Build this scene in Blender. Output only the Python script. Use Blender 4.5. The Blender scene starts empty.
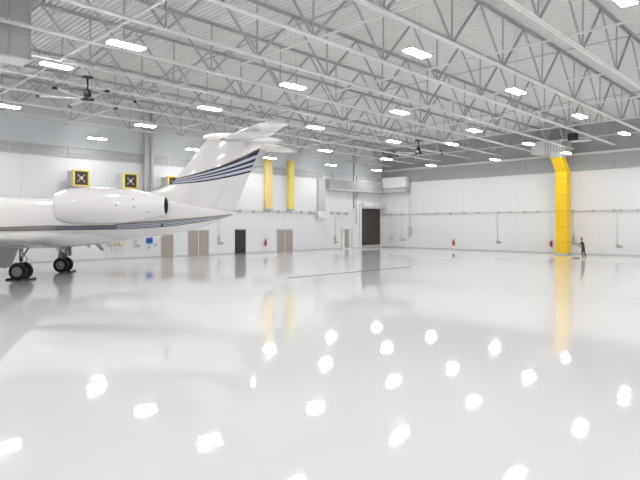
import bpy, bmesh, math, random
from mathutils import Vector, Matrix
random.seed(4)
S = bpy.context.scene
COL = S.collection
PI = math.pi
S.view_settings.view_transform = 'Standard'
S.view_settings.look = 'None'
S.view_settings.gamma = 1
S.view_settings.exposure = 0.0

# ---------------------------------------------------------------- geometry of the place
CH = 2.7                      # eye height
F = 543.0
CA, SA = .7051, .7091         # the hall stands turned by 45 degrees to the view
XR, YL = 52.6, 41.6           # right (far) wall plane X = XR, left (door) wall plane Y = YL
X0, Y0 = -14.0, -14.0
ZB, ZT = 9.6, 12.0            # joist bottom / top
TILT = .0105                  # the roof falls gently towards the right wall
def ZS(x): return TILT*(51.5-x)
def W(r, d, z=0.0):           # metres right of / in front of the eye -> hall coordinates
    return Vector((r*CA + d*SA, -r*SA + d*CA, z))
def lw(px, y=None, off=0.0):  # spot on the door wall (Y = YL-off): X, height
    yy = YL - off
    k = (px-320)/F
    d = yy/(CA - SA*k)
    X = d*(CA*k + SA)
    return (X, CH + (225-y)/F*d) if y is not None else X
def rw(px, y=None, off=0.0):  # spot on the right wall
    xx = XR - off
    k = (px-320)/F
    d = xx/(SA + CA*k)
    Y = d*(CA - SA*k)
    return (Y, CH + (225-y)/F*d) if y is not None else Y

# ---------------------------------------------------------------- materials
def mat(name, col, rough=.5, metal=0.0, var=.03, scale=6.0, coat=0.0, bump=0.0, emit=0.0, stretch=None):
    m = bpy.data.materials.new(name); m.use_nodes = True
    nt = m.node_tree; b = nt.nodes['Principled BSDF']
    b.inputs['Roughness'].default_value = rough
    b.inputs['Metallic'].default_value = metal
    b.inputs['Coat Weight'].default_value = coat
    b.inputs['Coat Roughness'].default_value = .06
    tc = nt.nodes.new('ShaderNodeTexCoord')
    mp = nt.nodes.new('ShaderNodeMapping')
    if stretch: mp.inputs['Scale'].default_value = stretch
    nz = nt.nodes.new('ShaderNodeTexNoise'); nz.inputs['Scale'].default_value = scale
    nz.inputs['Detail'].default_value = 4
    nt.links.new(tc.outputs['Object'], mp.inputs[0]); nt.links.new(mp.outputs[0], nz.inputs['Vector'])
    mx = nt.nodes.new('ShaderNodeMix'); mx.data_type = 'RGBA'
    mx.inputs['A'].default_value = tuple(max(0, c*(1-var)) for c in col) + (1,)
    mx.inputs['B'].default_value = tuple(min(1, c*(1+var)) for c in col) + (1,)
    nt.links.new(nz.outputs['Fac'], mx.inputs['Factor'])
    nt.links.new(mx.outputs['Result'], b.inputs['Base Color'])
    if bump:
        bp = nt.nodes.new('ShaderNodeBump'); bp.inputs['Strength'].default_value = bump
        bp.inputs['Distance'].default_value = .02
        nt.links.new(nz.outputs['Fac'], bp.inputs['Height']); nt.links.new(bp.outputs[0], b.inputs['Normal'])
    if emit:
        b.inputs['Emission Color'].default_value = (1, .99, .985, 1)
        b.inputs['Emission Strength'].default_value = emit
    return m

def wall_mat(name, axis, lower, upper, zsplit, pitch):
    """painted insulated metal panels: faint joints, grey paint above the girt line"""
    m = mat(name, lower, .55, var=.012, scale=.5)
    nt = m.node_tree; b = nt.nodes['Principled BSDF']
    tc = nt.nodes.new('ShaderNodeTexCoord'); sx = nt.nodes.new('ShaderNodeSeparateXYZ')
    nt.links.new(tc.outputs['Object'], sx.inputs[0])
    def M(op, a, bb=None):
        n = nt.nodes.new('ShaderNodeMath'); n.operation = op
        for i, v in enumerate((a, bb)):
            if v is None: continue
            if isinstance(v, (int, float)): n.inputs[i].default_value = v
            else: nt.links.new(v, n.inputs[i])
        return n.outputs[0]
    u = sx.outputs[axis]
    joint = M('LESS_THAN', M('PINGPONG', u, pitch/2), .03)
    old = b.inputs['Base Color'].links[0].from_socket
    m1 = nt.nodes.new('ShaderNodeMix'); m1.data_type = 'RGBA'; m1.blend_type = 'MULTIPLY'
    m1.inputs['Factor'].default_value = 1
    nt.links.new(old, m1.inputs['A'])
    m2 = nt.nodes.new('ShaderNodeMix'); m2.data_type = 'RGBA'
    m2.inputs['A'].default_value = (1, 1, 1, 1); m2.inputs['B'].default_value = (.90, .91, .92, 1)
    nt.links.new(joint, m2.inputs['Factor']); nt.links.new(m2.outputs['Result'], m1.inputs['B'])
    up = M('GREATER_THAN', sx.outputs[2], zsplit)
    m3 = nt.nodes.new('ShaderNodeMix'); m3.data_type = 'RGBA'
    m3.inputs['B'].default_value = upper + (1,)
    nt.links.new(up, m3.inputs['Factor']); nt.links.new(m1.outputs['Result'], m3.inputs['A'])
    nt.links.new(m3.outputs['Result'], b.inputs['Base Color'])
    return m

def floor_mat():
    m = mat('glossy epoxy', (.81, .81, .812), .45, var=.012, scale=.12)
    nt = m.node_tree; b = nt.nodes['Principled BSDF']
    b.inputs['Coat Weight'].default_value = 1.0
    b.inputs['Coat IOR'].default_value = 1.5
    b.inputs['Coat Roughness'].default_value = .045
    b.inputs['Specular IOR Level'].default_value = .3
    tc = nt.nodes.new('ShaderNodeTexCoord')
    nz = nt.nodes.new('ShaderNodeTexNoise'); nz.inputs['Scale'].default_value = 1.5; nz.inputs['Detail'].default_value = 4
    nt.links.new(tc.outputs['Object'], nz.inputs['Vector'])
    bp = nt.nodes.new('ShaderNodeBump'); bp.inputs['Strength'].default_value = .35; bp.inputs['Distance'].default_value = .01
    nt.links.new(nz.outputs['Fac'], bp.inputs['Height'])
    nt.links.new(bp.outputs[0], b.inputs['Coat Normal'])
    return m

M = dict(
    steel=mat('white painted joist steel', (.80, .80, .79), .45, var=.04),
    steeldark=mat('grey painted steel', (.46, .465, .465), .5, var=.05),
    deck=mat('galvanised roof deck', (.76, .76, .75), .5, var=.05, scale=1.5),
    girt=mat('grey girt steel', (.46, .47, .48), .5, var=.04),
    girtlight=mat('light girt steel', (.56, .57, .575), .5, var=.04),
    galv=mat('galvanised duct sheet', (.50, .51, .51), .38, .35, var=.06, scale=3),
    white=mat('white paint', (.80, .80, .79), .4, var=.02),
    plane=mat('aircraft white paint', (.93, .91, .90), .22, var=.012, scale=.8, coat=1.0),
    planegrey=mat('aircraft grey paint', (.42, .42, .42), .35, var=.02, coat=.5),
    navy=mat('navy stripe paint', (.010, .017, .055), .3, var=.05, coat=.3),
    silverblue=mat('pale blue stripe paint', (.62, .66, .75), .25, var=.03, coat=.8),
    greyband=mat('grey stripe paint', (.27, .255, .26), .25, var=.05, coat=.8),
    bluegrey=mat('blue grey stripe paint', (.19, .20, .26), .25, var=.05, coat=.8),
    gold=mat('gold stripe paint', (.50, .34, .20), .3, var=.06, coat=.8),
    metal=mat('bare metal', (.55, .55, .56), .25, .9, var=.05),
    exhaust=mat('black exhaust liner', (.012, .012, .013), .7, var=.2),  # near-black over the whole nozzle
    glass=mat('dark cabin glass', (.03, .035, .045), .08, var=.1),
    tyre=mat('tyre rubber', (.018, .018, .018), .75, var=.2, scale=20, bump=.2),
    rim=mat('grey wheel rim', (.38, .37, .37), .4, .3, var=.08),
    black=mat('black plastic', (.02, .02, .022), .5, var=.1),
    yellow=mat('yellow paint', (.95, .62, .006), .42, var=.03, scale=2),
    yellowlight=mat('light yellow paint', (.92, .76, .20), .45, var=.04, scale=2),
    yellowpale=mat('pale yellow paint', (.90, .72, .30), .5, var=.05, scale=2),  # paler yellow for the left wall duct
    greenish=mat('pale grey green sheet', (.56, .58, .56), .5, var=.04),
    ductlight=mat('light duct sheet', (.74, .74, .73), .45, var=.05),
    tan=mat('taupe door paint', (.42, .37, .335), .45, var=.04),
    tanframe=mat('taupe frame paint', (.52, .47, .43), .45, var=.04),
    brown=mat('dark brown shutter slats', (.062, .048, .043), .5, var=.08, scale=1, stretch=(1, 1, 30)),
    darkdoor=mat('near black door paint', (.022, .024, .027), .35, var=.1),
    red=mat('red enamel', (.55, .03, .03), .3, var=.06, coat=.5),
    blue=mat('blue sign enamel', (.015, .10, .42), .4, var=.05),
    pipe=mat('grey pipe', (.56, .56, .555), .5, .0, var=.05),
    fan=mat('brushed fan blade', (.70, .70, .69), .35, .4, var=.04),
    core=mat('dark heater core', (.10, .075, .06), .55, .3, var=.25, scale=12),
    beige=mat('pale beige plastic', (.72, .64, .50), .5, var=.05),
    skin=mat('skin', (.45, .27, .19), .55, var=.06, scale=30),
    cloth=mat('charcoal work clothes', (.035, .037, .042), .85, var=.2, scale=25),
    hair=mat('dark hair', (.03, .022, .018), .7, var=.2, scale=40),
    mop=mat('grey green mop fringe', (.14, .17, .12), .9, var=.2, scale=30),
    lens=mat('lit led lens', (.9, .9, .9), .5, var=.0, emit=81.0),
    drain=mat('dark trench grate', (.10, .10, .10), .5, .5, var=.2, scale=30),
    floor=floor_mat(),
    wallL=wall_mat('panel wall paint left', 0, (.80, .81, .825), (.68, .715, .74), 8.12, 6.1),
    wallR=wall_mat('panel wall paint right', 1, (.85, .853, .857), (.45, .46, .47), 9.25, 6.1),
)

# ---------------------------------------------------------------- mesh helpers
class MB:
    def __init__(s): s.v = []; s.f = []; s.sm = []
    def add(s, vs, fs, smooth=False):
        o = len(s.v); s.v += [tuple(p) for p in vs]
        for f in fs: s.f.append(tuple(i+o for i in f)); s.sm.append(smooth)
        return s
    def box(s, a, b):
        x0, y0, z0 = (min(a[i], b[i]) for i in range(3)); x1, y1, z1 = (max(a[i], b[i]) for i in range(3))
        return s.add([(x0,y0,z0),(x1,y0,z0),(x1,y1,z0),(x0,y1,z0),(x0,y0,z1),(x1,y0,z1),(x1,y1,z1),(x0,y1,z1)],
              [(0,3,2,1),(4,5,6,7),(0,1,5,4),(1,2,6,5),(2,3,7,6),(3,0,4,7)])
    def prism(s, poly, vec):       # closed polygon extruded by a vector
        n = len(poly); vec = Vector(vec)
        vs = [Vector(p) for p in poly] + [Vector(p)+vec for p in poly]
        fs = [tuple(reversed(range(n))), tuple(range(n, 2*n))] + [(i, (i+1) % n, (i+1) % n+n, i+n) for i in range(n)]
        return s.add(vs, fs)
    def bar(s, p, q, w, h=None):   # rectangular bar between two points
        h = h or w; p, q = Vector(p), Vector(q); d = (q-p).normalized()
        up = Vector((0,0,1)) if abs(d.z) < .95 else Vector((1,0,0))
        a = d.cross(up).normalized(); b = a.cross(d).normalized()
        vs = [c + a*sx*w/2 + b*sy*h/2 for c in (p, q) for sx, sy in ((-1,-1),(1,-1),(1,1),(-1,1))]
        return s.add(vs, [(3,2,1,0),(4,5,6,7),(0,1,5,4),(1,2,6,5),(2,3,7,6),(3,0,4,7)])
    def rings(s, rings, cap=True, smooth=True, closed=False):
        n = len(rings[0]); vs = [p for r in rings for p in r]; fs = []
        m = len(rings)
        for i in range(m if closed else m-1):
            j = (i+1) % m
            for k in range(n):
                l = (k+1) % n
                fs.append((i*n+k, i*n+l, j*n+l, j*n+k))
        s.add(vs, fs, smooth)
        if cap and not closed:
            s.add(rings[0], [tuple(reversed(range(n)))]); s.add(rings[-1], [tuple(range(n))])
        return s
    def tube(s, p, q, r, r2=None, n=12):
        r2 = r if r2 is None else r2
        p, q = Vector(p), Vector(q); d = (q-p).normalized()
        up = Vector((0,0,1)) if abs(d.z) < .95 else Vector((1,0,0))
        a = d.cross(up).normalized(); b = a.cross(d).normalized()
        R = [[c + (a*math.cos(2*PI*k/n) + b*math.sin(2*PI*k/n))*rr for k in range(n)] for c, rr in ((p, r), (q, r2))]
        return s.rings(R)
    def lathe(s, c, axis, prof, n=24):   # prof: (distance along axis, radius)
        c, d = Vector(c), Vector(axis).normalized()
        up = Vector((0,0,1)) if abs(d.z) < .95 else Vector((1,0,0))
        a = d.cross(up).normalized(); b = a.cross(d).normalized()
        R = [[c + d*t + (a*math.cos(2*PI*k/n) + b*math.sin(2*PI*k/n))*max(rr, .0005) for k in range(n)] for t, rr in prof]
        return s.rings(R)
    def build(s, name, m, parent=None, bevel=0.0):
        me = bpy.data.meshes.new(name); me.from_pydata(s.v, [], s.f); me.update()
        me.polygons.foreach_set('use_smooth', s.sm)
        bm = bmesh.new(); bm.from_mesh(me)
        if any(s.sm): bmesh.ops.remove_doubles(bm, verts=bm.verts, dist=1e-5)
        bmesh.ops.recalc_face_normals(bm, faces=bm.faces); bm.to_mesh(me); bm.free()
        me.materials.append(M[m])
        o = bpy.data.objects.new(name, me); COL.objects.link(o)
        if parent: o.parent = parent
        if bevel:
            b = o.modifiers.new('bevel', 'BEVEL'); b.width = bevel; b.segments = 2; b.limit_method = 'ANGLE'
        return o
def tag(o, label, cat, group=None, kind=None):
    if label: o['label'] = label
    if cat: o['category'] = cat
    if group: o['group'] = group
    if kind: o['kind'] = kind
    return o
def empty(name, loc, rz=0.0):
    o = bpy.data.objects.new(name, None); o.empty_display_size = .2
    COL.objects.link(o); o.location = loc; o.rotation_euler = (0, 0, rz)
    return o
def struct(o, label, cat): return tag(o, label, cat, kind='structure')
KIDS = {}
def tree_copy(o, parent=None):
    c = o.copy(); COL.objects.link(c)
    if parent: c.parent = parent
    for ch in [x for x in KIDS.get(o.name, [])]:
        tree_copy(ch, c)
    return c
def index(o, objs):            # remember a prototype's children for copying
    for x in objs:
        KIDS.setdefault(x.parent.name, []).append(x)
ORD = ['first', 'second', 'third', 'fourth', 'fifth', 'sixth', 'seventh', 'eighth', 'ninth', 'tenth',
       'eleventh', 'twelfth', 'thirteenth', 'fourteenth', 'fifteenth', 'sixteenth', 'seventeenth']

# ---------------------------------------------------------------- the hall
struct(MB().box((X0-.3, Y0-.3, -.3), (XR+.3, YL+.3, 0)).build('floor', 'floor'), 'glossy white epoxy hangar floor mirroring the lights', 'floor')
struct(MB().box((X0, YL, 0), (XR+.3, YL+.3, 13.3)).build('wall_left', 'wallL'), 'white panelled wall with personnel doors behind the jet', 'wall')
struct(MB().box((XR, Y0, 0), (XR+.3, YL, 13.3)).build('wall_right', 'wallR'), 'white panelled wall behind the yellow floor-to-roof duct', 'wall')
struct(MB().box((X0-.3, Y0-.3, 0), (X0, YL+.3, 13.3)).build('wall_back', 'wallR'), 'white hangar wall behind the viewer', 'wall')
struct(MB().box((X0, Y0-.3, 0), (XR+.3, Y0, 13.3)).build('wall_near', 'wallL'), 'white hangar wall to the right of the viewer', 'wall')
# corrugated roof deck, ribs run along Y
mb = MB(); pit, dep = .26, .10; x = X0; prof = []
while x < XR - .01:
    prof += [(x, ZT), (x+.11, ZT), (x+.15, ZT+dep), (x+.22, ZT+dep)]; x += pit
prof.append((XR, ZT))
n = len(prof)
vs = [(a, Y0, z+ZS(a)) for a, z in prof] + [(a, YL, z+ZS(a)) for a, z in prof]
mb.add(vs, [(i, i+n, i+n+1, i+1) for i in range(n-1)])
mb.prism([(X0, Y0, ZT+dep+.02+ZS(X0)), (XR, Y0, ZT+dep+.02+ZS(XR)), (XR, Y0, 13.3), (X0, Y0, 13.3)], (0, YL-Y0, 0))
struct(mb.build('ceiling', 'deck'), 'ribbed metal roof deck above the open-web joists', 'ceiling')

# girt lines on both walls
def trim(k, fn, m, label, bev=0.0):
    mb = MB(); fn(mb); return struct(mb.build('trim_%d' % k, m, bevel=bev), label, 'trim')
xs_end = lw(322)
XC = lw(384)
def f(mb):
    mb.box((X0, YL-.06, 7.78), (xs_end, YL, 8.42))
trim(1, f, 'girt', 'grey recessed girt band high on the door wall')
def f(mb):
    for z in (7.72, 8.08, 8.44): mb.box((X0, YL-.12, z), (XR-.2, YL, z+.05))
    x = X0+1
    while x < XR-1: mb.box((x, YL-.14, 7.78), (x+.09, YL, 8.46)); x += 4.05
trim(2, f, 'girtlight', 'light steel rails of the girt band on the door wall')
def f(mb): mb.box((XR-.06, Y0, 7.75), (XR, YL-.1, 9.2))
trim(3, f, 'girt', 'grey girt band high on the wall behind the yellow duct')
def f(mb):
    for z in (8.3,): mb.box((XR-.14, Y0, z), (XR, YL-.2, z+.07))
    y = Y0+1
    while y < YL-1: mb.box((XR-.12, y, 7.8), (XR, y+.09, 9.2)); y += 4.05
trim(4, f, 'girt', 'rails and clips of the girt band behind the yellow duct')
def f(mb): mb.box((XR-.3, Y0, 9.15), (XR, YL-.2, 9.35))
trim(5, f, 'white', 'white ledge beam topping the grey girt band')
def f(mb): mb.box((XR-.2, Y0, 7.72), (XR, YL-.1, 7.84))
trim(6, f, 'girt', 'lowest steel rail under the grey girt band')
# steel columns on the walls
def wallcol(k, px, w, z1, m, label):
    x = lw(px)
    def f(mb):
        mb.box((x-w/2, YL-.12, 0), (x+w/2, YL-.10, z1)); mb.box((x-w/2, YL-.02, 0), (x+w/2, YL, z1)); mb.box((x-.02, YL-.12, 0), (x+.02, YL, z1))
    trim(k, f, m, label)
def f(mb):
    x = lw(147)
    for dx in (-.28, .28): mb.box((x+dx-.09, YL-.4, 4.5), (x+dx+.09, YL-.02, ZT))
    mb.box((x-.3, YL-.22, 4.5), (x+.3, YL-.18, ZT))
trim(8, f, 'girtlight', 'grey steel wall column between the second and third yellow heaters')
def f(mb):
    x = lw(353.5)
    mb.box((x-.09, YL-.15, 4.6), (x+.09, YL-.0, ZT))
trim(9, f, 'girt', 'slim dark steel post left of the brown roll-up door')

# grey baseboard strips
struct(MB().box((X0, YL-.02, 0), (XR, YL, .1)).build('baseboard_left', 'girtlight'), 'low grey base strip of the door wall', 'baseboard')
struct(MB().box((XR-.02, Y0, 0), (XR, YL-.02, .1)).build('baseboard_right', 'girtlight'), 'low grey base strip of the wall behind the duct', 'baseboard')

# ---------------------------------------------------------------- joists
NODE0, NP = 23.45, 4.35
nodes = [NODE0 + NP*k for k in range(-8, 7)]
def joist():
    r = empty('roof_joist', (0, 0, ZB))
    H = ZT - ZB
    parts = []
    def lpair(z, up):           # two angles back to back
        mb = MB()
        for s in (-1, 1):
            a = [(s*.015, z), (s*.125, z), (s*.125, z+up*.016), (s*.03, z+up*.016), (s*.03, z+up*.12), (s*.015, z+up*.12)]
            yield a
    mb = MB()
    for a in lpair(0, 1): mb.prism([(X0+.4, y, z) for y, z in a], (51.45-X0-.4, 0, 0))
    parts.append(mb.build('bottom_chord', 'steel', r))
    mb = MB()
    for a in lpair(H, -1): mb.prism([(X0+.05, y, z) for y, z in a], (XR-X0-.1, 0, 0))
    parts.append(mb.build('top_chord', 'steeldark', r))
    vert = diag = None
    for i, x in enumerate(nodes):
        if i == 0:
            vert = MB().bar((0, 0, .06), (0, 0, H-.06), .055, .055).build('web_post', 'steeldark', r)
            da = MB().bar((-.06, 0, .07), (-NP/2, 0, H-.07), .07, .07).build('web_diagonal', 'steeldark', r)
            db = MB().bar((.06, 0, .07), (NP/2, 0, H-.07), .085, .085).build('web_diagonal', 'steeldark', r)
            for o in (vert, da, db): o.location.x = x; parts.append(o)
        else:
            for p in (vert, da, db):
                c = p.copy(); COL.objects.link(c); c.parent = r; c.location.x = x; parts.append(c)
    parts.append(MB().bar((51.3, 0, .07), (XR-.3, 0, H-.07), .08).build('web_diagonal', 'steeldark', r))
    index(r, parts)
    return r
j0 = joist()
JY = [39.4 - 3.48*k for k in range(15)]
for k, y in enumerate(JY):
    o = j0 if k == 0 else tree_copy(j0)
    o.location = (0, y, ZB+ZS(0)); o.rotation_euler.y = TILT
    tag(o, 'white open-web roof joist, %s out from the wall with the doors' % ORD[k], 'roof joist', 'open-web roof joists')
# bridging bars across the joists
BX = [9.0, 15.0, 21.5, 27.9, 33.9, 40.0, 45.9]
for k, bx in enumerate(BX):
    if k == 0:
        b0 = MB().prism([(0, 0, 0), (.07, 0, 0), (.07, 0, .012), (.012, 0, .012), (.012, 0, .07), (0, 0, .07)], (0, YL-.3-Y0-.3, 0)).build('bridging_bar', 'steel'); o = b0
    else: o = b0.copy(); COL.objects.link(o)
    o.location = (bx, Y0+.3, ZB+ZS(bx)+.018)
    tag(o, 'thin white bridging bar crossing under the joists, %s from the yellow duct wall' % ORD[len(BX)-1-k], 'bridging bar', 'joist bridging bars')
for k, bx in enumerate([17.5, 29.9, 42.3]):
    if k == 0:
        b1 = MB().prism([(0, 0, 0), (.05, 0, 0), (.05, 0, .05), (0, 0, .05)], (0, YL-.3-Y0-.3, 0)).build('upper_bridging_bar', 'steeldark'); o = b1
    else: o = b1.copy(); COL.objects.link(o)
    o.location = (bx, Y0+.3, ZT-.18+ZS(bx))
    tag(o, 'grey bridging bar tucked under the roof deck, %s from the yellow duct wall' % ORD[2-k], 'bridging bar', 'upper bridging bars')

# ---------------------------------------------------------------- high-bay lights
def light():
    r = empty('ceiling_light', (0, 0, 8.9)); ps = []
    ps.append(MB().box((-.66, -.2, .02), (.66, .2, .09)).build('housing', 'white', r, .01))
    mb = MB()
    for s in (-1, 1): mb.box((-.6, s*.115-.09, -.012), (.6, s*.115+.09, .02))
    ps.append(mb.build('lens', 'lens', r))
    mb = MB().box((-.2, -.08, .09), (.2, .08, .17))
    ps.append(mb.build('driver_box', 'white', r))
    index(r, ps); return r
l0 = light()
GX = [48.3, 40.75, 32.5, 24.35, 16.4, 8.6, .5, -7.6]; GY = [38.9, 31.7, 24.6, 18.0, 11.35, 4.6, -2.2, -8.9]
first = True
wires = {}
for i, gx in enumerate(GX):
    for j, gy in enumerate(GY):
        o = l0 if first else tree_copy(l0); first = False
        z = 8.9
        if j == 2 and i in (1, 5): z = 9.56
        o.location = (gx, gy, z)
        hh = round((ZT if j != 5 else ZB+.002) + ZS(gx) - z - .17, 3)
        if hh not in wires:
            w = MB().tube((0, 0, .17), (0, 0, .17+hh), .008, n=6).build('hanging_wire', 'pipe', o); wires[hh] = w
            w.location.x = .15
        else:
            w = wires[hh].copy(); COL.objects.link(w); w.parent = o; w.location.x = .15
        w = wires[hh].copy(); COL.objects.link(w); w.parent = o; w.location.x = -.15
        tag(o, 'lit ceiling light, %s from the yellow duct wall, %s row from the door wall' % (ORD[i], ORD[j]), 'ceiling light', 'high-bay hangar lights')

# ---------------------------------------------------------------- ceiling fans
def fan():
    r = empty('ceiling_fan', (0, 0, 8.55)); ps = []
    mb = MB().tube((0, 0, .28), (0, 0, 1.02), .045); ps.append(mb.build('mast', 'black', r))
    ps.append(MB().box((-.2, -.2, 1.0), (.2, .2, 1.06)).build('mounting_plate', 'black', r))
    ps.append(MB().lathe((0, 0, .12), (0, 0, 1), [(0, .08), (0, .16), (.3, .16), (.36, .1), (.36, .05)]).build('motor', 'black', r))
    ps.append(MB().lathe((0, 0, -.03), (0, 0, 1), [(0, .1), (0, .3), (.07, .3), (.15, .16), (.15, .05)]).build('hub', 'black', r))
    for k in range(6):
        c, s = math.cos, math.sin
        mb = MB(); sec = []
        for t, w in ((.25, .10), (.4, .17), (2.05, .15)):
            sec.append([(t, -w/2, -.01), (t, w/2, .03), (t, w/2, .045), (t, 0, .035), (t, -w/2, .005)])
        mb.rings(sec, smooth=False)
        b = mb.build('blade', 'fan', r); b.rotation_euler.z = math.radians(60*k + 30); ps.append(b)
        t_ = MB().box((2.04, -.09, -.03), (2.16, .09, .07)).build('blade_tip', 'black', b); index(b, [t_])
    index(r, ps); return r
fn = fan()
def onrow(px, Y):
    k = (px-320)/F; d = Y/(CA - SA*k); return d*(CA*k + SA)
fn.location = (onrow(87.5, 25.54), 25.54, 8.55)
tag(fn, 'large six-bladed ceiling fan on black mast, above the jet', 'ceiling fan', 'large ceiling fans')
f2 = tree_copy(fn); f2.location = (onrow(418.5, 25.54), 25.54, 8.55)
tag(f2, 'large six-bladed ceiling fan on black mast, far off near the right wall corner', 'ceiling fan', 'large ceiling fans')

for f_ in (fn, f2):
    MB().tube((0, 0, 1.06), (0, 0, ZB+ZS(f_.location.x)-8.55), .03).build('hanger_rod', 'steel', f_)

# ---------------------------------------------------------------- big ducts
r = empty('overhead_plenum', (4.35, 23.85, 9.05))
MB().box((-3, -1.25, 0), (2.6, -.3, 2.92)).build('plenum_body', 'galv', r)
mb = MB()
for k in range(9): mb.box((-3+.7*k-.02, -1.29, 0), (-3+.7*k+.02, -1.25, 2.9))
mb.build('seam', 'galv', r)
mb = MB().box((-3.0, -1.28, -.05), (2.62, -.28, 0)); mb.build('bottom_flange', 'white', r)
MB().tube((0, -.7, 2.9), (0, -.7, 3.42), .03).build('hanger_rod', 'pipe', r)
mb = MB().box((-3.05, -1.31, .95), (2.6, -1.25, 1.0)); mb.build('stiffener', 'girt', r)
tag(r, 'big grey sheet-metal plenum hung between the joists at upper left', 'duct')

# yellow duct at the right wall
DY = rw(563.2, off=1.5)
r = empty('yellow_duct', (XR-2.0+.5, DY, 0))
a = .5
mb = MB(); mb.box((-a, -a, .12), (a, a, 7.55)); mb.build('duct_shaft', 'yellow', r, .02)
mb = MB()
for z in (1.1, 2.55, 4.0, 5.45, 6.9): mb.box((-a-.012, -a-.012, z), (a+.012, a+.012, z+.03))
mb.build('seam', 'gold', r)
mb = MB(); mb.rings([[(-a,-a,7.55),(a,-a,7.55),(a,a,7.55),(-a,a,7.55)], [(-a-1.15,-a+.05,8.75),(a-1.15,-a+.05,8.75),(a-1.15,a,8.75),(-a-1.15,a,8.75)]], smooth=False)
mb.build('slanted_elbow', 'yellow', r)
MB().box((-a-.06, -a-.06, 0), (a+.06, a+.06, .12)).build('base_plate', 'steeldark', r)
tag(r, 'tall bright yellow square duct rising from the floor at the right wall', 'duct')
r = empty('transition_duct', (XR-2.65, DY+.03, 8.75))
MB().box((-.55, -.5, 0), (.55, .5, .45)).build('collar', 'ductlight', r)
mb = MB()
y0, y1 = -.5, 2.2
mb.box((-.6, y0, .45), (1.9, y1, 1.6)); mb.build('duct_body', 'ductlight', r)
mb = MB()
for k in range(6): mb.box((-.64, y0+.1+.25*k, .45), (-.6, y0+.16+.25*k, 1.55))
mb.build('stiffening_rib', 'steeldark', r)
tag(r, 'galvanised ribbed duct box above the yellow duct', 'duct')

# hanging projector-like unit right of the duct
p = W((573-320)/F*42.5, 42.5, 9.05)
r = empty('hanging_camera', p, 0)
MB().box((-.32, -.3, .25), (.32, .3, .8)).build('camera_housing', 'black', r, .03)
MB().box((-.25, -1.3, 0.12), (.25, .1, .2)).build('mounting_arm', 'white', r)
MB().tube((0, 0, .8), (0, 0, ZT-p.z+ZS(p.x)), .03).build('drop_rod', 'pipe', r)
tag(r, 'black boxed unit with pale arm hung from the roof right of the yellow duct', 'camera')

# corner ducts on the door wall
r = empty('corner_duct', (lw(352), YL-.35, 6.55))
cx = lw(352)
mb = MB(); mb.box((lw(325)-cx, -.35, .15), (XR-.05-cx, .33, 1.15)); mb.build('duct_body', 'planegrey', r)
MB().box((lw(325)-cx, -.40, -.03), (XR-.05-cx, .33, .15)).build('bottom_rail', 'girtlight', r)
mb = MB(); mb.box((XR-.75-cx, rw(410)-YL+.35, 0), (XR-.03-cx, -.42, .5)); mb.build('side_branch', 'girt', r)
tag(r, 'grey overhead duct wrapping the far corner above the brown roll-up door', 'duct')
r = empty('white_duct_box', (XR-.5, rw(398), 7.1))
y0, y1 = rw(410)-rw(398), rw(386.5)-rw(398)
MB().box((-.3, y0, 0), (.33, y1, 1.25)).build('box_body', 'white', r, .02)
tag(r, 'white sheet-metal box on the right wall beside the far corner', 'duct')
x = lw(319.6)
r = empty('wall_duct', (x, YL-.35, 4.18))
MB().box((-.5, -.05, 0), (.5, .33, 3.52)).build('duct_body', 'girtlight', r)
MB().box((-.8, -.3, -.75), (.8, .05, 0)).build('outlet_box', 'white', r)
tag(r, 'vertical grey duct on the door wall ending in a white outlet box', 'duct')

# yellow covers high on the door wall
for px, w, m, lab in ((266.8, .82, 'yellowpale', 'yellow vertical wall duct right of the jet tail, left one of the pair'), (289.3, .70, 'yellowlight', 'yellow vertical wall duct right of the jet tail, right one of the pair')):
    x = lw(px)
    r = empty('yellow_wall_duct', (x, YL-.3, 4.3))
    MB().box((-w/2, -.1, 0), (w/2, .28, 4.95)).build('duct_body', m, r, .02)
    MB().box((-w/2-.03, -.13, -.12), (w/2+.03, .28, 0)).build('bottom_flange', 'girt', r)
    MB().tube((0, -.03, -.42), (0, -.03, -.12), .06).build('outlet_spigot', 'pipe', r)
    tag(r, lab, 'duct', 'yellow wall ducts')

# ---------------------------------------------------------------- unit heaters
def heater():
    r = empty('unit_heater', (0, 0, 0)); ps = []
    ps.append(MB().box((-.54, -.55, -.55), (.54, .6, .55)).build('casing', 'greenish', r, .02))
    mb = MB()
    for a, b in (((-.6, -.68, .49), (.6, -.5, .6)), ((-.6, -.68, -.6), (.6, -.5, -.49)), ((-.6, -.68, -.49), (-.47, -.5, .49)), ((.47, -.68, -.49), (.6, -.5, .49))): mb.box(a, b)
    ps.append(mb.build('yellow_frame', 'yellowlight', r, .015))
    ps.append(MB().box((-.46, -.58, -.48), (.46, -.55, .48)).build('core', 'core', r))
    mb = MB()
    for k in range(4): mb.box((-.42, -.63, -.33+.2*k), (.42, -.58, -.30+.2*k))
    ps.append(mb.build('louvre', 'core', r))
    ps.append(MB().lathe((0, -.58, 0), (0, -1, 0), [(0, .12), (.06, .12), (.09, .06), (.09, 0)], 16).build('fan_hub', 'beige', r))
    mb = MB()
    for k in range(4):
        a = PI/4+k*PI/2; mb.bar((.1*math.cos(a), -.6, .1*math.sin(a)), (.38*math.cos(a), -.6, .38*math.sin(a)), .02, .1)
    ps.append(mb.build('fan_blade', 'planegrey', r))
    mb = MB()
    for s in (-1, 1): mb.box((s*.45-.03, .55, -.75), (s*.45+.03, 1.19, -.69)); mb.bar((s*.45, .62, -.72), (s*.45, 1.17, -1.2), .05)
    mb.box((-.5, .6, -.69), (.5, 1.19, -.66))
    ps.append(mb.build('wall_bracket', 'steeldark', r))
    index(r, ps); return r
h0 = heater()
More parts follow.
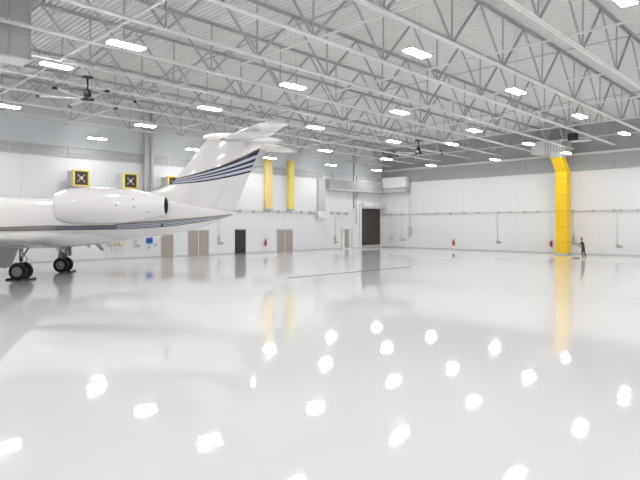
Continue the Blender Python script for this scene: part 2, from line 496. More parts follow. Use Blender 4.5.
for k, (hx, lab) in enumerate(((15.62, 'nearest the left edge of the photo'), (19.35, 'middle one, left of the grey wall column'), (23.1, 'partly hidden by the jet fin'))):
    o = h0 if k == 0 else tree_copy(h0)
    o.location = (hx, YL-1.2, 6.08)
    tag(o, 'yellow-framed unit heater on the door wall, ' + lab, 'heater', 'yellow-framed wall heaters')

# ---------------------------------------------------------------- doors
def hinge_door(k, pxs, ytop, m, fm, label, handle='metal', leaves=1, glass=None):
    xa, ztop = lw(pxs[0], ytop); xb = lw(pxs[1])
    r = empty('door_%d' % k, ((xa+xb)/2, YL, 0)); w = (xb-xa)/2
    h = ztop
    mb = MB(); t = .07
    mb.box((-w-t, -.06, 0), (-w, -.0, h+t)); mb.box((w, -.06, 0), (w+t, -.0, h+t)); mb.box((-w, -.06, h), (w, -.0, h+t))
    mb.build('door_frame', fm, r)
    for i in range(leaves):
        a = -w + 2*w*i/leaves + .012; b = -w + 2*w*(i+1)/leaves - .012
        if leaves == 2:
            if i == 0: b -= .03
            else: a += .03
        lf = MB().box((a, -.045, .01), (b, -.002, h-.01)).build('door_leaf', m, r)
        hx = b-.12 if i == 0 else a+.12
        mb = MB().tube((hx, -.11, 1.02), (hx, -.045, 1.02), .025); mb.tube((hx, -.11, 1.02), (hx + (-.12 if i == 0 else .12), -.11, 1.02), .014)
        mb.build('door_handle', handle, lf)
        if glass:
            g0, g1, z0, z1 = glass
            MB().box((g0, -.055, z0), (g1, -.045, z1)).build('vision_pane', 'tan', lf)
    if leaves == 2:
        MB().box((-.03, -.05, .01), (.03, -.002, h-.01)).build('centre_mullion', 'white', r)
    struct(r, label, 'door')
hinge_door(1, (161.6, 172.4), 235.0, 'tan', 'tanframe', 'single taupe door in the door wall, leftmost, below the jet tail')
hinge_door(2, (188.6, 207.8), 230.8, 'tan', 'tanframe', 'pair of taupe double doors left of the black door', leaves=2)
hinge_door(3, (235.6, 244.8), 230.3, 'darkdoor', 'black', 'single black door between the two pairs of taupe doors')
hinge_door(4, (277.4, 291.8), 230.2, 'tan', 'tanframe', 'pair of taupe double doors right of the black door', leaves=2)
hinge_door(5, (342.0, 351.5), 229.5, 'white', 'girtlight', 'white door with a tall taupe pane left of the brown roll-up door', glass=(-.42, .30, .12, 2.2))
# roll-up door
xa, zt = lw(360.8, 209.0); xb = lw(379.6); w = (xb-xa)/2; h = 4.72
r = empty('door_6', ((xa+xb)/2, YL, 0))
mb = MB(); z = .32
while z < h-.01: mb.box((-w, -.07, z), (w, -.01, min(z+.13, h))); mb.box((-w, -.05, z+.13), (w, -.01, min(z+.15, h+.02))); z += .15
mb.build('slat_curtain', 'brown', r)
MB().box((-w, -.1, .01), (w, -.01, .32)).build('bottom_bar', 'tanframe', r)
mb = MB(); mb.box((-w-.28, -.16, 0), (-w, 0, h+.5)); mb.box((w, -.16, 0), (w+.12, 0, h+.2)); mb.build('guide_rail', 'white', r)
R = [[(xx, -.32+.36*math.cos(t), h+.28+.36*math.sin(t)) for t in [2*PI*i/20 for i in range(20)]] for xx in (-w-.1, w+.45)]
MB().rings(R).build('roller_hood', 'white', r)
R = [[(xx, -.38+.25*math.cos(t), h+.22+.25*math.sin(t)) for t in [2*PI*i/16 for i in range(16)]] for xx in (w+.45, w+.9)]
MB().rings(R).build('drive_motor', 'pipe', r)
struct(r, 'tall dark brown roll-up door with white hood near the far corner', 'door')

# ---------------------------------------------------------------- pipe runs and wall fittings
r = empty('compressed_air_pipe', (lw(255), YL-.14, 4.02))
ox = r.location.x
mb = MB().tube((lw(175)-ox, 0, 0), (lw(349)-ox, 0, 0), .045, n=10); mb.build('pipe_run', 'pipe', r)
for px in (240, 253, 278, 301, 309, 331, 338, 346):
    MB().box((lw(px)-ox-.09, -.08, -.13), (lw(px)-ox+.09, .13, .13)).build('pipe_clamp', 'pipe', r)
tag(r, 'thin grey pipe run clamped along the door wall above the doors', 'pipe')
r = empty('sprinkler_pipe', (XR-.14, rw(470), 3.98))
oy = r.location.y
MB().tube((0, YL-.3-oy, 0), (0, rw(640)-3-oy, 0), .035, n=10).build('pipe_run', 'pipe', r)
for px in (392, 402, 425, 438, 451, 465, 479, 499, 511, 525, 538, 574, 593.5, 614, 621, 638):
    MB().box((-.08, rw(px)-oy-.07, -.11), (.13, rw(px)-oy+.07, .11)).build('pipe_clamp', 'pipe', r)
tag(r, 'thin grey pipe run clamped along the wall behind the yellow duct', 'pipe')

def station(side, px, ytop, ybox, label, tall=False):
    """vertical conduit dropping to a small box"""
    if side == 'L':
        x, z1 = lw(px, ytop); zb = lw(px, ybox)[1]
        r = empty('conduit_drop', (x, YL, zb)); rot = 0
    else:
        y, z1 = rw(px, ytop); zb = rw(px, ybox)[1]
        r = empty('conduit_drop', (XR, y, zb), -PI/2)
    MB().tube((0, -.05, .1), (0, -.05, z1-zb-.2), .018, n=8).build('conduit', 'pipe', r)
    MB().box((-.11, -.14, -.16), (.11, -.005, .16 if not tall else .7)).build('switch_box', 'pipe', r, .01)
    MB().box((.18, -.16, -.12), (.42, -.005, .06)).build('receptacle', 'steeldark', r, .01)
    MB().bar((.11, -.05, 0), (.18, -.05, 0), .03).build('link_tube', 'pipe', r)
    tag(r, label, 'conduit', 'conduit drops with wall boxes')
station('L', 135.0, 213, 245.5, 'vertical conduit with grey boxes left of the blue sign', True)
station('L', 218.8, 213, 243, 'vertical conduit with grey boxes left of the black door', True)
station('L', 334.8, 214, 242, 'vertical conduit with grey boxes left of the white door', True)
station('R', 391.5, 215, 239, 'vertical conduit with small box right of the roll-up door')
station('R', 402.3, 215, 239.5, 'vertical conduit with small box, second right of the roll-up door')
station('R', 497.5, 212, 242, 'vertical conduit with small box midway along the right wall')
station('R', 573.5, 212, 243, 'vertical conduit with dark boxes just right of the yellow duct', True)
station('R', 617.5, 211, 246, 'vertical conduit with small box near the right edge of the photo')
y, z = rw(411, 238)
r = empty('valve_riser', (XR-.29, y, 1.2))
MB().tube((0, 0, .0), (0, 0, 5.3), .05).build('riser_pipe', 'pipe', r)
MB().box((-.12, -.17, .3), (.1, .17, 1.3)).build('valve_box', 'pipe', r, .02)
MB().box((.1, -.04, .7), (.285, .04, .78)).build('wall_mount', 'pipe', r)
tag(r, 'grey riser pipe with valve box right of the far corner', 'pipe')
x, z = lw(354.5, 196)
r = empty('wall_valve', (x+.25, YL, z))
MB().tube((0, -.06, -3.2), (0, -.06, .4), .04).build('riser_pipe', 'pipe', r)
MB().lathe((0, -.06, .1), (0, -1, 0), [(0, .05), (.1, .05), (.1, .22), (.15, .22), (.15, .05)], 16).build('hand_wheel', 'pipe', r)
tag(r, 'grey valve riser high on the wall left of the roll-up door', 'valve')

def ext(side, px, y, label):
    if side == 'L': x, z = lw(px, y); r = empty('fire_extinguisher', (x, YL-.13, z-.32))
    else: yy, z = rw(px, y); r = empty('fire_extinguisher', (XR-.13, yy, z-.32), -PI/2)
    MB().lathe((0, 0, 0), (0, 0, 1), [(0, .02), (0, .095), (.03, .11), (.42, .11), (.5, .07), (.53, .03), (.53, .01)], 20).build('cylinder_body', 'red', r)
    mb = MB().tube((0, 0, .53), (0, 0, .6), .03); mb.bar((-.03, 0, .6), (.13, 0, .63), .03, .03); mb.bar((-.03, 0, .65), (.12, 0, .69), .03, .02); mb.build('valve_handle', 'black', r)
    mb = MB(); pts = [(-.03, -.03, .58), (-.13, -.05, .5), (-.16, -.05, .3), (-.13, -.04, .12)]
    for a, b in zip(pts, pts[1:]): mb.tube(a, b, .017, n=8)
    mb.build('hose', 'black', r)
    MB().box((-.06, .08, .3), (.06, .13, .4)).build('wall_mount', 'steeldark', r)
    tag(r, label, 'fire extinguisher', 'red fire extinguishers')
ext('L', 264.8, 242.5, 'red fire extinguisher on the door wall right of the black door')
ext('R', 454.3, 242.5, 'red fire extinguisher on the right wall left of the yellow duct')
ext('R', 551.8, 243.5, 'red fire extinguisher close beside the yellow duct')
y, z = rw(551.0, 241)
# blue sign on a short stem
x, zt = lw(145.7, 237.3); x2, zb_ = lw(152.2, 243.2)
r = empty('blue_sign', ((x+x2)/2, YL, zb_))
MB().box((-(x2-x)/2, -.09, 0), ((x2-x)/2, -.05, zt-zb_)).build('sign_panel', 'blue', r, .01)
MB().box((-.03, -.05, -.35), (.03, -.003, .3)).build('sign_stem', 'pipe', r)
MB().box((-.09, -.12, -.45), (.09, -.003, -.28)).build('control_box', 'pipe', r)
tag(r, 'small square blue sign on the wall under the jet tail', 'sign')
x, z = lw(155.3, 244.5)
r = tag(MB().box((-.1, -.1, -.1), (.1, -.003, .1)).build('wall_box', 'pipe', None, .01), 'small grey wall box between the blue sign and the single taupe door', 'wall box'); r.location = (x, YL, z)
for px, lab in ((109.5, 'leftmost of the three'), (115, 'middle one of the three'), (120.5, 'right one of the three')):
    x, z = lw(px, 243)
    r = empty('hose_reel', (x, YL, z))
    MB().lathe((0, -.01, 0), (0, -1, 0), [(0, .17), (.03, .21), (.06, .15), (.16, .15), (.19, .21), (.21, .17), (.21, .02)], 20).build('reel', 'beige', r)
    MB().tube((.12, -.1, -.75), (.12, -.1, -.1), .02, n=8).build('hose', 'white', r)
    tag(r, 'pale beige hose reel on the wall seen under the jet, ' + lab, 'hose reel', 'beige hose reels')

# trench drain
mb = MB(); L = 10.6
mb.box((0, -.09, 0), (L, -.075, .006)); mb.box((0, .075, 0), (L, .09, .006)); k = 0
while k*.06 < L: mb.box((k*.06, -.075, 0), (k*.06+.035, .075, .005)); k += 1
r = mb.build('trench_drain', 'drain'); r.location = (18.4, 20.6, .0005)
tag(r, 'long thin dark trench drain grate in the white floor', 'drain')

# ---------------------------------------------------------------- the jet (local x = aft, y = away from viewer)
GXC, GD = -14.7, 28.9
pl = W(GXC, GD)
jet = empty('business_jet', pl, math.atan2(-SA, CA))
tag(jet, 'white twin-engine business jet with navy stripes and T-tail at left', 'airplane')
def Z(py): return CH + (225-py)/18.79
def XP(px): return (px-320)/18.79 - GXC
def interp(tab, x):
    if x <= tab[0][0]: return tab[0][1:]
    for a, b in zip(tab, tab[1:]):
        if x <= b[0]:
            t = (x-a[0])/(b[0]-a[0]); return tuple(p+(q-p)*t for p, q in zip(a[1:], b[1:]))
    return tab[-1][1:]
def smooth_interp(tab, x):     # catmull-rom through the table
    xs = [t[0] for t in tab]
    if x <= xs[0]: return tab[0][1:]
    if x >= xs[-1]: return tab[-1][1:]
    i = max(j for j in range(len(xs)-1) if xs[j] <= x)
    t = (x-xs[i])/(xs[i+1]-xs[i]); out = []
    for c in range(1, len(tab[0])):
        p1, p2 = tab[i][c], tab[i+1][c]; h = xs[i+1]-xs[i]
        m1 = (tab[i+1][c]-tab[i-1][c])/(xs[i+1]-xs[i-1]) if i > 0 else (p2-p1)/h
        m2 = (tab[i+2][c]-tab[i][c])/(xs[i+2]-xs[i]) if i+2 < len(xs) else (p2-p1)/h
        out.append((2*t**3-3*t**2+1)*p1+(t**3-2*t*t+t)*h*m1+(-2*t**3+3*t*t)*p2+(t**3-t*t)*h*m2)
    return tuple(out)
G = -GXC
FT = [(-27.5+G, 2.62, 2.54, .03), (-27.2+G, 2.86, 2.28, .28), (-26.6+G, 3.08, 2.05, .52), (-25.6+G, 3.38, 1.88, .82), (-24.6+G, 3.88, 1.80, 1.03), (-23.4+G, 4.14, 1.78, 1.16),
      (-21+G, 4.19, 1.78, 1.2), (-13+G, 4.19, 1.78, 1.2), (-10.9+G, 4.19, 1.84, 1.15), (-9.4+G, 4.12, 1.98, 1.0), (-7.8+G, 3.95, 2.24, .76), (-6.4+G, 3.72, 2.56, .50), (-5.2+G, 3.50, 3.0, .24), (-4.42+G, 3.37, 3.27, .04)]
def fus(x): return smooth_interp(FT, x)
N = 40; rings = []
xs = [-27.5+G + .12*i for i in range(9)] + [-26.4+G+.4*i for i in range(55)]
xs = [x for x in xs if x < -4.45+G] + [-4.42+G]
for x in xs:
    zt, zb, w = fus(x); zc, hh = (zt+zb)/2, (zt-zb)/2
    rings.append([(x, -w*math.cos(2*PI*k/N), zc+hh*math.sin(2*PI*k/N)) for k in range(N)])
fuse = MB().rings(rings).build('fuselage', 'plane', jet)
def fus_y(x, z):
    zt, zb, w = fus(x); zc, hh = (zt+zb)/2, (zt-zb)/2
    q = max(0, 1-((z-zc)/hh)**2); return w*math.sqrt(q)
def ribbon(name, m, parent, x0, x1, zlo, zhi, n=60, rows=4, thick=.006, yfun=fus_y):
    """painted band on both sides of the body, between two curves z(x)"""
    mb = MB()
    for s in (-1, 1):
        vs = []
        for i in range(n+1):
            x = x0+(x1-x0)*i/n; a, b = zlo(x), zhi(x)
            for j in range(rows+1):
                z = a+(b-a)*j/rows; vs.append((x, s*(yfun(x, z)+thick), z))
        mb.add(vs, [(i*(rows+1)+j, (i+1)*(rows+1)+j, (i+1)*(rows+1)+j+1, i*(rows+1)+j+1) for i in range(n) for j in range(rows)], True)
    return mb.build(name, m, parent)
# lower stripe group: top and bottom edge by photo position
TOPE = [(XP(-230), Z(226)), (XP(0), Z(227.2)), (XP(60), Z(225.2)), (XP(82), Z(225.6)), (XP(120), Z(224.6)), (XP(129), Z(222.6)), (XP(160), Z(220.8)), (XP(190), Z(218.4)), (XP(215), Z(216)), (XP(233), Z(214.0))]
BOTE = [(XP(-230), Z(230)), (XP(0), Z(231.0)), (XP(60), Z(230.2)), (XP(82), Z(230)), (XP(120), Z(229.4)), (XP(144), Z(228.6)), (XP(176), Z(226.2)), (XP(202), Z(222.3)), (XP(220), Z(218.8)), (XP(233), Z(214.8))]
te = lambda x: interp(TOPE, x)[0]
be = lambda x: interp(BOTE, x)[0]
def fr(a): return lambda x: be(x)+(te(x)-be(x))*a
ribbon('side_stripe', 'greyband', fuse, XP(-180), XP(66), fr(.12), fr(.9), 80)['label'] = 'grey side stripe'
ribbon('side_stripe', 'bluegrey', fuse, XP(66), XP(124), fr(.12), fr(.9), 30)['label'] = 'blue grey side stripe'
ribbon('side_stripe', 'navy', fuse, XP(-180), XP(233), fr(0), fr(.12), 120)['label'] = 'thin dark lower edge stripe'
ribbon('side_stripe', 'gold', fuse, XP(-180), XP(233), fr(.9), fr(1), 120)['label'] = 'thin brown upper edge stripe'
for i, (a, b, m) in enumerate(((.12, .22, 'silverblue'), (.22, .36, 'bluegrey'), (.36, .46, 'silverblue'), (.46, .60, 'bluegrey'), (.60, .68, 'silverblue'), (.68, .80, 'bluegrey'), (.8, .9, 'greyband'))):
    ribbon('tail_stripe', m, fuse, XP(124), XP(233), fr(a), fr(b), 50, 2)
# cabin windows and cockpit glass
for s in (-1, 1):
    for k in range(6):
        x = -24.0+G + 1.15*(k+1); zc = 3.35
        rr = [(x+.30*math.cos(t), zc+.22*math.sin(t)) for t in [2*PI*i/20 for i in range(20)]]
        MB().add([(a, s*(fus_y(a, b)+.008), b) for a, b in rr], [tuple(range(20))]).build('cabin_window', 'glass', fuse)
    q = [(-25.35+G, 3.38), (-24.35+G, 3.42), (-24.3+G, 3.72), (-24.75+G, 3.74)]
    MB().add([(a, s*(fus_y(a, b)+.012), b) for a, b in q], [(0, 1, 2, 3)]).build('cockpit_window', 'glass', fuse)
# belly fairing
BF = [(-19.5+G, 1.85, .3), (-18.6+G, 1.58, .95), (-17+G, 1.47, 1.22), (-14.6+G, 1.46, 1.24), (-13.2+G, 1.53, 1.18), (-12.2+G, 1.63, 1.0), (-11.2+G, 1.74, .75), (-10.4+G, 1.86, .35)]
rings = []
for i in range(37):
    x = BF[0][0] + (BF[-1][0]-BF[0][0])*i/36; zb, w = smooth_interp(BF, x)
    rings.append([(x, w*math.cos(t), 2.25+(2.25-zb)*(math.sin(t) if math.sin(t) < 0 else .25*math.sin(t))) for t in [2*PI*k/32 for k in range(32)]])
MB().rings(rings).build('belly_fairing', 'plane', jet)

# foil lofts
def foil(c, tt):                 # half thickness at chord fraction c
    c = min(max(c, 0), 1)
    return 5*tt*(.2969*math.sqrt(c)-.126*c-.3516*c*c+.2843*c**3-.1036*c**4)
def loft_foil(secs, up, c0=0.0, c1=1.0, n=16, hinge=None, fore=True):
    """secs: (span point xyz of leading edge, chord, thickness ratio); up: thickness axis"""
    rings = []; up = Vector(up)
    for le, ch, tt in secs:
        if hinge:
            hc = (hinge(le[2]) - le[0])/ch
            c0, c1 = (0, hc) if fore else (hc+.004, 1)
        cs = [c0+(c1-c0)*(1-math.cos(PI*i/n))/2 for i in range(n+1)]
        le = Vector(le)
        top = [le+Vector((c*ch, 0, 0))+up*foil(c, tt)*ch for c in cs]
        bot = [le+Vector((c*ch, 0, 0))-up*foil(c, tt)*ch for c in reversed(cs)]
        rings.append(top+bot)
    return MB().rings(rings)
LEF = [(3.3, -9.6+G), (4.0, -9.5+G), (4.40, -9.25+G), (4.58, -8.65+G), (4.90, -7.87+G), (7.06, -6.17+G), (7.3, -5.98+G)]
TEF = [(3.3, -4.60+G), (3.6, -4.47+G), (6.96, -3.09+G), (7.3, -2.95+G)]
fle = lambda z: interp(LEF, z)[0]
fte = lambda z: interp(TEF, z)[0]
def ftt(z): return .085 - .004*(z-3.3)
zs = [3.30, 3.7, 4.0, 4.2, 4.4, 4.5, 4.58, 4.7, 4.9, 5.3, 5.8, 6.3, 6.8, 7.1, 7.25]
hinge = lambda z: -5.75+G + (z-3.3)*.47
fin = loft_foil([((fle(z), 0, z), fte(z)-fle(z), ftt(z)) for z in zs], (0, 1, 0), hinge=hinge).build('tail_fin', 'plane', jet)
rud = loft_foil([((fle(z), 0, z), fte(z)-fle(z), ftt(z)) for z in zs if z < 7.2], (0, 1, 0), n=8, hinge=hinge, fore=False).build('rudder', 'plane', jet)
def fin_y(x, z):
    a, b = fle(z), fte(z); return foil((x-a)/(b-a), ftt(z))*(b-a)
# fin stripes
FTOP = [(XP(170), Z(180.5)), (XP(176), Z(178.6)), (XP(195), Z(174)), (XP(220), Z(166)), (XP(240), Z(157.6)), (XP(259), Z(148.3)), (XP(262), Z(147))]
FBOT = [(XP(165), Z(185.2)), (XP(172), Z(184.6)), (XP(190), Z(183.4)), (XP(210), Z(181)), (XP(230), Z(177.2)), (XP(250), Z(172.5)), (XP(262), Z(169))]
def finband(name, m, a0, a1, b0, b1, lab):
    """fractions a (lower) and b (upper) of the stripe group, left end -> right end"""
    mb = MB(); n, rows = 60, 3
    for s in (-1, 1):
        vs = []
        for i in range(n+1):
            t = i/n
            fa, fb = a0+(a1-a0)*t, b0+(b1-b0)*t
            # left and right ends follow the fin's own edges
            for j in range(rows+1):
                q = fa+(fb-fa)*j/rows
                xl, xr = XP(150), XP(266)
                # walk along x, clamp inside the fin
                def zz(x): return smooth_interp(FBOT, x)[0]+(smooth_interp(FTOP, x)[0]-smooth_interp(FBOT, x)[0])*q
                lo, hi = XP(166), XP(200)
                for _ in range(24):
                    mid = (lo+hi)/2
                    if mid < fle(zz(mid))+.02: lo = mid
                    else: hi = mid
                xa = hi
                lo, hi = XP(235), XP(264)
                for _ in range(24):
                    mid = (lo+hi)/2
                    if mid < fte(zz(mid))-.015: lo = mid
                    else: hi = mid
                xb = lo
                x = xa+(xb-xa)*t; z = zz(x)
                vs.append((x, s*(fin_y(x, z)+.007), z))
        mb.add(vs, [(i*(rows+1)+j, (i+1)*(rows+1)+j, (i+1)*(rows+1)+j+1, i*(rows+1)+j+1) for i in range(n) for j in range(rows)], True)
    o = mb.build(name, m, fin); o['label'] = lab
finband('fin_stripe', 'gold', .93, .955, 1, 1, 'gold upper edge stripe')
finband('fin_stripe', 'navy', .84, .74, .93, .955, 'broad navy stripe under the gold edge')
finband('fin_stripe', 'silverblue', .68, .60, .84, .74, 'pale blue stripe, uppermost')
finband('fin_stripe', 'navy', .58, .46, .68, .60, 'navy stripe, second from the top')
finband('fin_stripe', 'silverblue', .44, .35, .58, .46, 'pale blue stripe, middle one')
finband('fin_stripe', 'navy', .34, .24, .44, .35, 'navy stripe, third from the top')
finband('fin_stripe', 'silverblue', .16, .09, .34, .24, 'pale blue stripe, lowest')
finband('fin_stripe', 'navy', .0, .0, .16, .09, 'thin dark bottom stripe')
# bullet fairing, stabilisers
mb = MB(); BP = [(-6.25, .02, 7.33), (-6.15, .12, 7.34), (-5.8, .2, 7.36), (-5.0, .24, 7.36), (-4.0, .24, 7.33), (-3.0, .19, 7.28), (-2.3, .1, 7.22), (-1.95, .02, 7.2)]
mb.rings([[(x+G, r*.8*math.cos(t), z+r*math.sin(t)) for t in [2*PI*k/20 for k in range(20)]] for x, r, z in BP])
mb.build('bullet_fairing', 'plane', jet)
for s in (-1, 1):
    secs = []
    for t in (0, .2, .5, .8, .97, 1.0):
        le = -5.45+(2.80)*t; te_ = -3.0+1.72*t
        if t == 1.0: le += .25
        secs.append(((le+G, s*(4.88*t), 7.24-.03*t), te_-le, .085 if t < 1 else .03))
    o = loft_foil(secs, (0, 0, 1), 0, .72).build('horizontal_stabilizer', 'plane', jet)
    e = loft_foil([((a[0], a[1], a[2]), c, q) for a, c, q in secs[1:-1]], (0, 0, 1), .726, 1, 6).build('elevator', 'plane', o)
# wings
for s in (-1, 1):
    secs = []
    for t in (0, .12, .3, .6, .9, 1.0):
        y = 1.0+10.6*t; te_ = -13.9+3.1*t + (.25 if t < .3 else 0)*(1-t/.3 if t < .3 else 0); ch = 5.2-3.5*t
        secs.append(((te_-ch+G, s*y, 1.62+.62*t), ch, .10-.02*t))
    wg = loft_foil(secs, (0, 0, 1), 0, .78).build('wing', 'plane', jet)
    loft_foil(secs[:4], (0, 0, 1), .785, 1, 6).build('flap', 'planegrey', wg)
    loft_foil(secs[3:], (0, 0, 1), .785, 1, 6).build('aileron', 'plane', wg)
    a = secs[-1]
    loft_foil([(a[0], a[1], .08), ((a[0][0]+1.35, a[0][1]+s*.3, a[0][2]+1.3), .7, .07)], (0, 1, 0)).build('winglet', 'plane', wg)
# nacelles
NZ = 3.64
for s in (-1, 1):
    c = (G, s*2.2, NZ)
    prof = [(-12.5, .60), (-12.75, .62), (-12.84, .68), (-12.78, .75), (-12.55, .83), (-12.05, .895), (-11.4, .915), (-10.4, .90), (-9.6, .85), (-8.9, .755), (-8.2, .61), (-7.6, .475), (-7.54, .455), (-7.62, .435), (-8.0, .43)]
    nac = MB()
    n = 36
    R = [[(G+t, s*2.2+r*math.cos(2*PI*k/n), NZ+r*math.sin(2*PI*k/n)*(1 if r < .7 else 1)) for k in range(n)] for t, r in prof]
    nac.rings(R, cap=False)
    o = nac.build('engine_nacelle', 'plane', jet)
    MB().lathe((G-8.0, s*2.2, NZ), (1, 0, 0), [(0, .43), (.40, .425), (.42, .40), (.1, .38), (.02, .1), (.02, 0)], 30).build('exhaust_nozzle', 'exhaust', o)
    MB().lathe((G-12.75, s*2.2, NZ), (1, 0, 0), [(0, .60), (.02, .60), (.35, .6), (.36, .2), (.1, .02)], 30).build('intake_fan', 'metal', o)
    MB().lathe((G-12.85, s*2.2, NZ), (1, 0, 0), [(.02, .64), (0, .68), (.03, .72), (.06, .745)], 36).build('intake_lip', 'plane', o)
    py = loft_foil([((-12.0+G, s*.85, NZ+.12), 4.9, .07), ((-11.6+G, s*1.6, NZ+.05), 4.0, .07)], (0, 0, 1)).build('engine_pylon', 'plane', jet)
    for (xx, zz) in ((-8.95, .28), (-9.7, .0), (-8.9, -.05), (-8.3, -.3)):
        rr = interp([(a, b) for a, b in prof[4:12]], xx)[0]
        MB().lathe((G+xx, s*(2.2+math.sqrt(max(.01, rr*rr-zz*zz))-.01), NZ+zz), (0, s, 0), [(0, .06), (.018, .05), (.018, 0)], 12).build('access_vent', 'planegrey', o)
# static ports and drain on the tail
MB().lathe((XP(166), -fus_y(XP(166), Z(224.5))+.02, Z(224.5)), (0, -1, 0), [(0, .09), (.03, .08), (.03, 0)], 14).build('outflow_port', 'black', fuse)
MB().box((XP(140), -.62, Z(231.0)), (XP(145), -.50, Z(229.4))).build('drain_mast', 'black', fuse)
# ventral blade aerials
for px in (86.5, 96):
    x = XP(px); zb = interp([(XP(60), Z(247)), (XP(110), Z(242.5))], x)[0]; d = .16 if px < 90 else .36
    MB().prism([(x-.2, -.02, zb+.1), (x+.12, -.02, zb+.12), (x+.38*d/.3, -.02, zb-d), (x+.22*d/.3, -.02, zb-d)], (0, .04, 0)).build('blade_antenna', 'planegrey', jet)

# landing gear
def wheel(parent, y):
    R_, w = .43, .13
    pr = [(-w*.7, .23), (-w, .27), (-w, .36), (-w*.75, .41), (-w*.3, .43), (w*.3, .43), (w*.75, .41), (w, .36), (w, .27), (w*.7, .23)]
    wh = MB().lathe((0, 0, 0), (0, 1, 0), pr, 36).build('wheel', 'tyre', parent); wh.location = (0, y, R_)
    mb = MB().lathe((0, -w*.95, 0), (0, 1, 0), [(0, 0), (0, .06), (.03, .07), (.03, .2), (.0, .235), (.06, .24), (2*w*.9, .24), (2*w*.95, 0)], 28)
    rm = mb.build('rim', 'rim', wh)
    mb = MB()
    for k in range(9):
        t = 2*PI*k/9; mb.lathe((.145*math.cos(t), -w*.95+.032, .145*math.sin(t)), (0, -1, 0), [(0, .028), (.008, .026), (.008, 0)], 10)
    h = mb.build('dark_hole_disc', 'black', wh)  # flat black discs paint the shade inside the rim holes
for s in (-1, 1):
    y = s*2.2
    g = MB()
    g.tube((0, y, .95), (0, y, 1.75), .10); g.tube((0, y, .40), (0, y, .95), .06)
    g.tube((0, y-.32, .43), (0, y+.32, .43), .05)
    leg = g.build('main_gear_leg', 'metal', jet)
    mb = MB().bar((.05, y, .75), (.32, y, 1.0), .04); mb.bar((.32, y, 1.0), (.08, y, 1.35), .04); mb.build('torque_link', 'metal', leg)
    mb = MB().tube((0, y, 1.0), (-.1, y-s*1.0, 1.65), .045); mb.build('side_brace', 'metal', leg)
    for dy in (-.27, .27):
        wheel(leg, y+dy)
    if s == -1:
        d = MB().prism([(-.95, -2.68, 1.72), (.18, -2.62, 1.72), (-.18, -2.75, .72), (-.42, -2.8, .62), (-1.3, -2.8, .62)], (0, .04, 0))
    else:
        d = MB().prism([(-.35, 2.5, 1.72), (.32, 2.5, 1.72), (.28, 2.6, .95), (-.30, 2.6, .75), (-.5, 2.6, .75)], (0, .04, 0))
    d.build('gear_door', 'planegrey', leg)
# nose gear, beyond the frame
g = MB().tube((-10.6, 0, .3), (-10.6, 0, 1.95), .07); g.tube((-10.6, -.2, .27), (-10.6, .2, .27), .04)
ng = g.build('nose_gear_leg', 'metal', jet)
for dy in (-.17, .17):
    w_ = MB().lathe((-10.6, dy-.07, .27), (0, 1, 0), [(0, .0), (0, .2), (.02, .26), (.07, .27), (.12, .26), (.14, .2), (.14, 0)], 28).build('nose_wheel', 'tyre', ng)

# chocks at the main wheels
for lx, ly, lab in ((-.50, -2.2, 'near left wheels, forward side'), (.50, -2.2, 'near left wheels, aft side'), (.50, 2.2, 'far wheels, aft side')):
    p = pl + W(lx, ly)
    o = MB().prism([(-.1, -.34, 0), (.1, -.34, 0), (.05, -.34, .1), (-.05, -.34, .1)], (0, .68, 0)).build('wheel_chock', 'black', None, .01)
    o.location = p; o.rotation_euler.z = math.atan2(-SA, CA)
    tag(o, 'black rubber chock on the floor by the jet\'s ' + lab, 'wheel chock', 'wheel chocks')

# ---------------------------------------------------------------- person with mop by the yellow duct
D = 44.2
pp = W((583-320)/F*D, D)
person = empty('person', pp, math.atan2(-SA, CA))
person.scale = (.95, .95, .95)
tag(person, 'person in dark work clothes leaning to push a mop right of the yellow duct', 'person')
def skin(name, pts, edges, radii, m, parent, sub=2, root=0):
    me = bpy.data.meshes.new(name); me.from_pydata(pts, edges, []); me.update()
    o = bpy.data.objects.new(name, me); COL.objects.link(o); o.parent = parent
    sk = o.modifiers.new('skin', 'SKIN'); sk.use_smooth_shade = True
    if not me.skin_vertices: me.attributes
    bm = bmesh.new(); bm.from_mesh(me); lay = bm.verts.layers.skin.verify(); bm.verts.ensure_lookup_table()
    for v in bm.verts:
        rr = radii[v.index]; v[lay].radius = rr if isinstance(rr, tuple) else (rr, rr); v[lay].use_root = (v.index == root)
    bm.to_mesh(me); bm.free()
    ss = o.modifiers.new('sub', 'SUBSURF'); ss.levels = sub; ss.render_levels = sub
    me.materials.append(M[m]); return o
# local: x right in the photo, -y towards the viewer; the figure faces left (-x), leaning forward
P = [(0.02,0,.84), (0.0,0,1.0), (-.03,0,1.18), (-.06,0,1.32), (-.07,0,1.40), (-.09,0,1.50),   # pelvis..neck top (0-5)
     (.03,-.10,.80), (.05,-.12,.46), (.20,-.13,.10), (.08,-.13,.05),                             # near leg 6-9
     (.03,.10,.80), (-.03,.12,.46), (.08,.13,.10), (-.05,.14,.05),                               # far leg 10-13
     (-.05,-.19,1.33), (-.16,-.24,1.08), (-.34,-.15,.98), (-.40,-.12,.96),                       # near arm 14-17
     (-.05,.19,1.33), (-.26,.22,1.12), (-.42,.06,1.10), (-.47,.02,1.10)]                         # far arm 18-21
E_ = [(0,1),(1,2),(2,3),(3,4),(4,5),(0,6),(6,7),(7,8),(8,9),(0,10),(10,11),(11,12),(12,13),(3,14),(14,15),(15,16),(16,17),(3,18),(18,19),(19,20),(20,21)]
Rr = [.13,.125,.14,.13,.06,.055,.095,.065,.045,.04,.095,.065,.045,.04,.06,.048,.034,.03,.06,.048,.034,.03]
skin('body', P, E_, Rr, 'cloth', person)
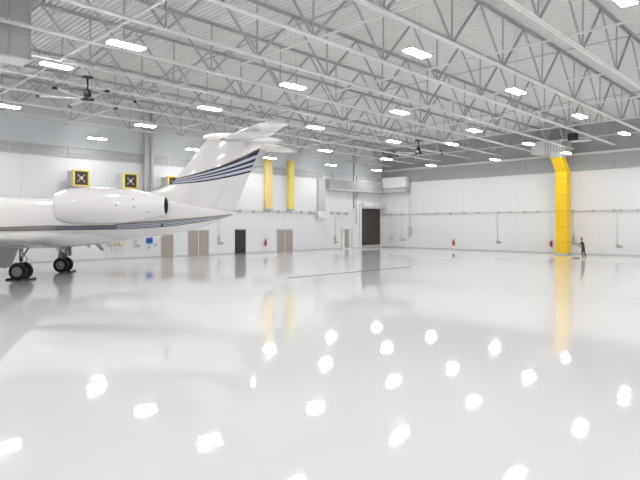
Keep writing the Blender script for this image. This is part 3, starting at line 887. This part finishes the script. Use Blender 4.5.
hd = MB().rings([[(-.235+ .088*rr*math.cos(t) - .0, .072*rr*math.sin(t), 1.60+zz) for t in [2*PI*k/20 for k in range(20)]] for zz, rr in ((-.13, .15), (-.12, .5), (-.08, .78), (-.02, .97), (.04, 1.0), (.08, .88), (.11, .55), (.12, .1))]).build('head', 'skin', person); hd.location.x = .11
MB().rings([[(-.222+ .098*rr*math.cos(t), .082*rr*math.sin(t), 1.615+zz) for t in [2*PI*k/20 for k in range(20)]] for zz, rr in ((.0, .75), (.02, .98), (.06, 1.0), (.09, .85), (.115, .5), (.125, .1))]).build('hair', 'hair', hd)
MB().prism([(-.32, -.012, 1.59), (-.352, -.012, 1.575), (-.32, -.012, 1.565)], (0, .024, 0)).build('nose', 'skin', hd)
for s in (-1, 1):
    MB().lathe((-.308, s*.03, 1.607), (-1, 0, 0), [(0, .012), (.01, .009), (.012, 0)], 10).build('eye', 'black', hd)
    MB().rings([[(-.225+.022*math.cos(t)*q, s*(.068+w_), 1.59+.032*math.sin(t)*q) for t in [2*PI*k/10 for k in range(10)]] for w_, q in ((0, 1), (.012, .9))]).build('ear', 'skin', hd)
for (hx, hy, hz) in ((-.43, -.11, .955), (-.50, .01, 1.10)):
    hp = [(0,0,0), (-.05,0,0)] ; he = [(0,1)]; hr = [.03, .032]
    for k in range(4):
        b = len(hp); yy = -.027+.018*k; ln = (.05, .06, .055, .045)[k]
        hp += [(-.07, yy, .012), (-.07-ln*.6, yy, .0), (-.07-ln*.5, yy, -.03)]; he += [(1, b), (b, b+1), (b+1, b+2)]; hr += [.010, .009, .008]
    b = len(hp); hp += [(-.03, -.035, -.01), (-.06, -.04, -.035)]; he += [(0, b), (b, b+1)]; hr += [.011, .009]
    o = skin('hand', hp, he, hr, 'skin', person, 1); o.location = (hx+.03, hy, hz)
# mop held by the person
mop = empty('push_mop', pp + W(-.72, -.35), math.atan2(-SA, CA))
a = Vector((-.02, .0, .10)); b = Vector((.32, .34, 1.35))
MB().tube(a, b, .015, n=8).build('mop_handle', 'pipe', mop)
MB().rings([[(xx, .07*math.cos(t), .06+.05*math.sin(t)) for t in [2*PI*k/12 for k in range(12)]] for xx in (-.28, -.25, .25, .28)]).build('mop_head', 'mop', mop)
tag(mop, 'push mop with grey green head held out in front of the person', 'mop')

# ---------------------------------------------------------------- world and camera
w = bpy.data.worlds.new('World'); S.world = w; w.use_nodes = True
w.node_tree.nodes['Background'].inputs[0].default_value = (.6, .65, .7, 1)
w.node_tree.nodes['Background'].inputs[1].default_value = .3
cam = bpy.data.cameras.new('camera'); co = bpy.data.objects.new('camera', cam); COL.objects.link(co)
cam.sensor_width = 36; cam.lens = F/640*36; cam.clip_end = 300
cam.shift_y = -15/640
co.location = (0, 0, CH)
co.rotation_euler = (PI/2, 0, math.atan2(CA, SA)-PI/2)
S.camera = co
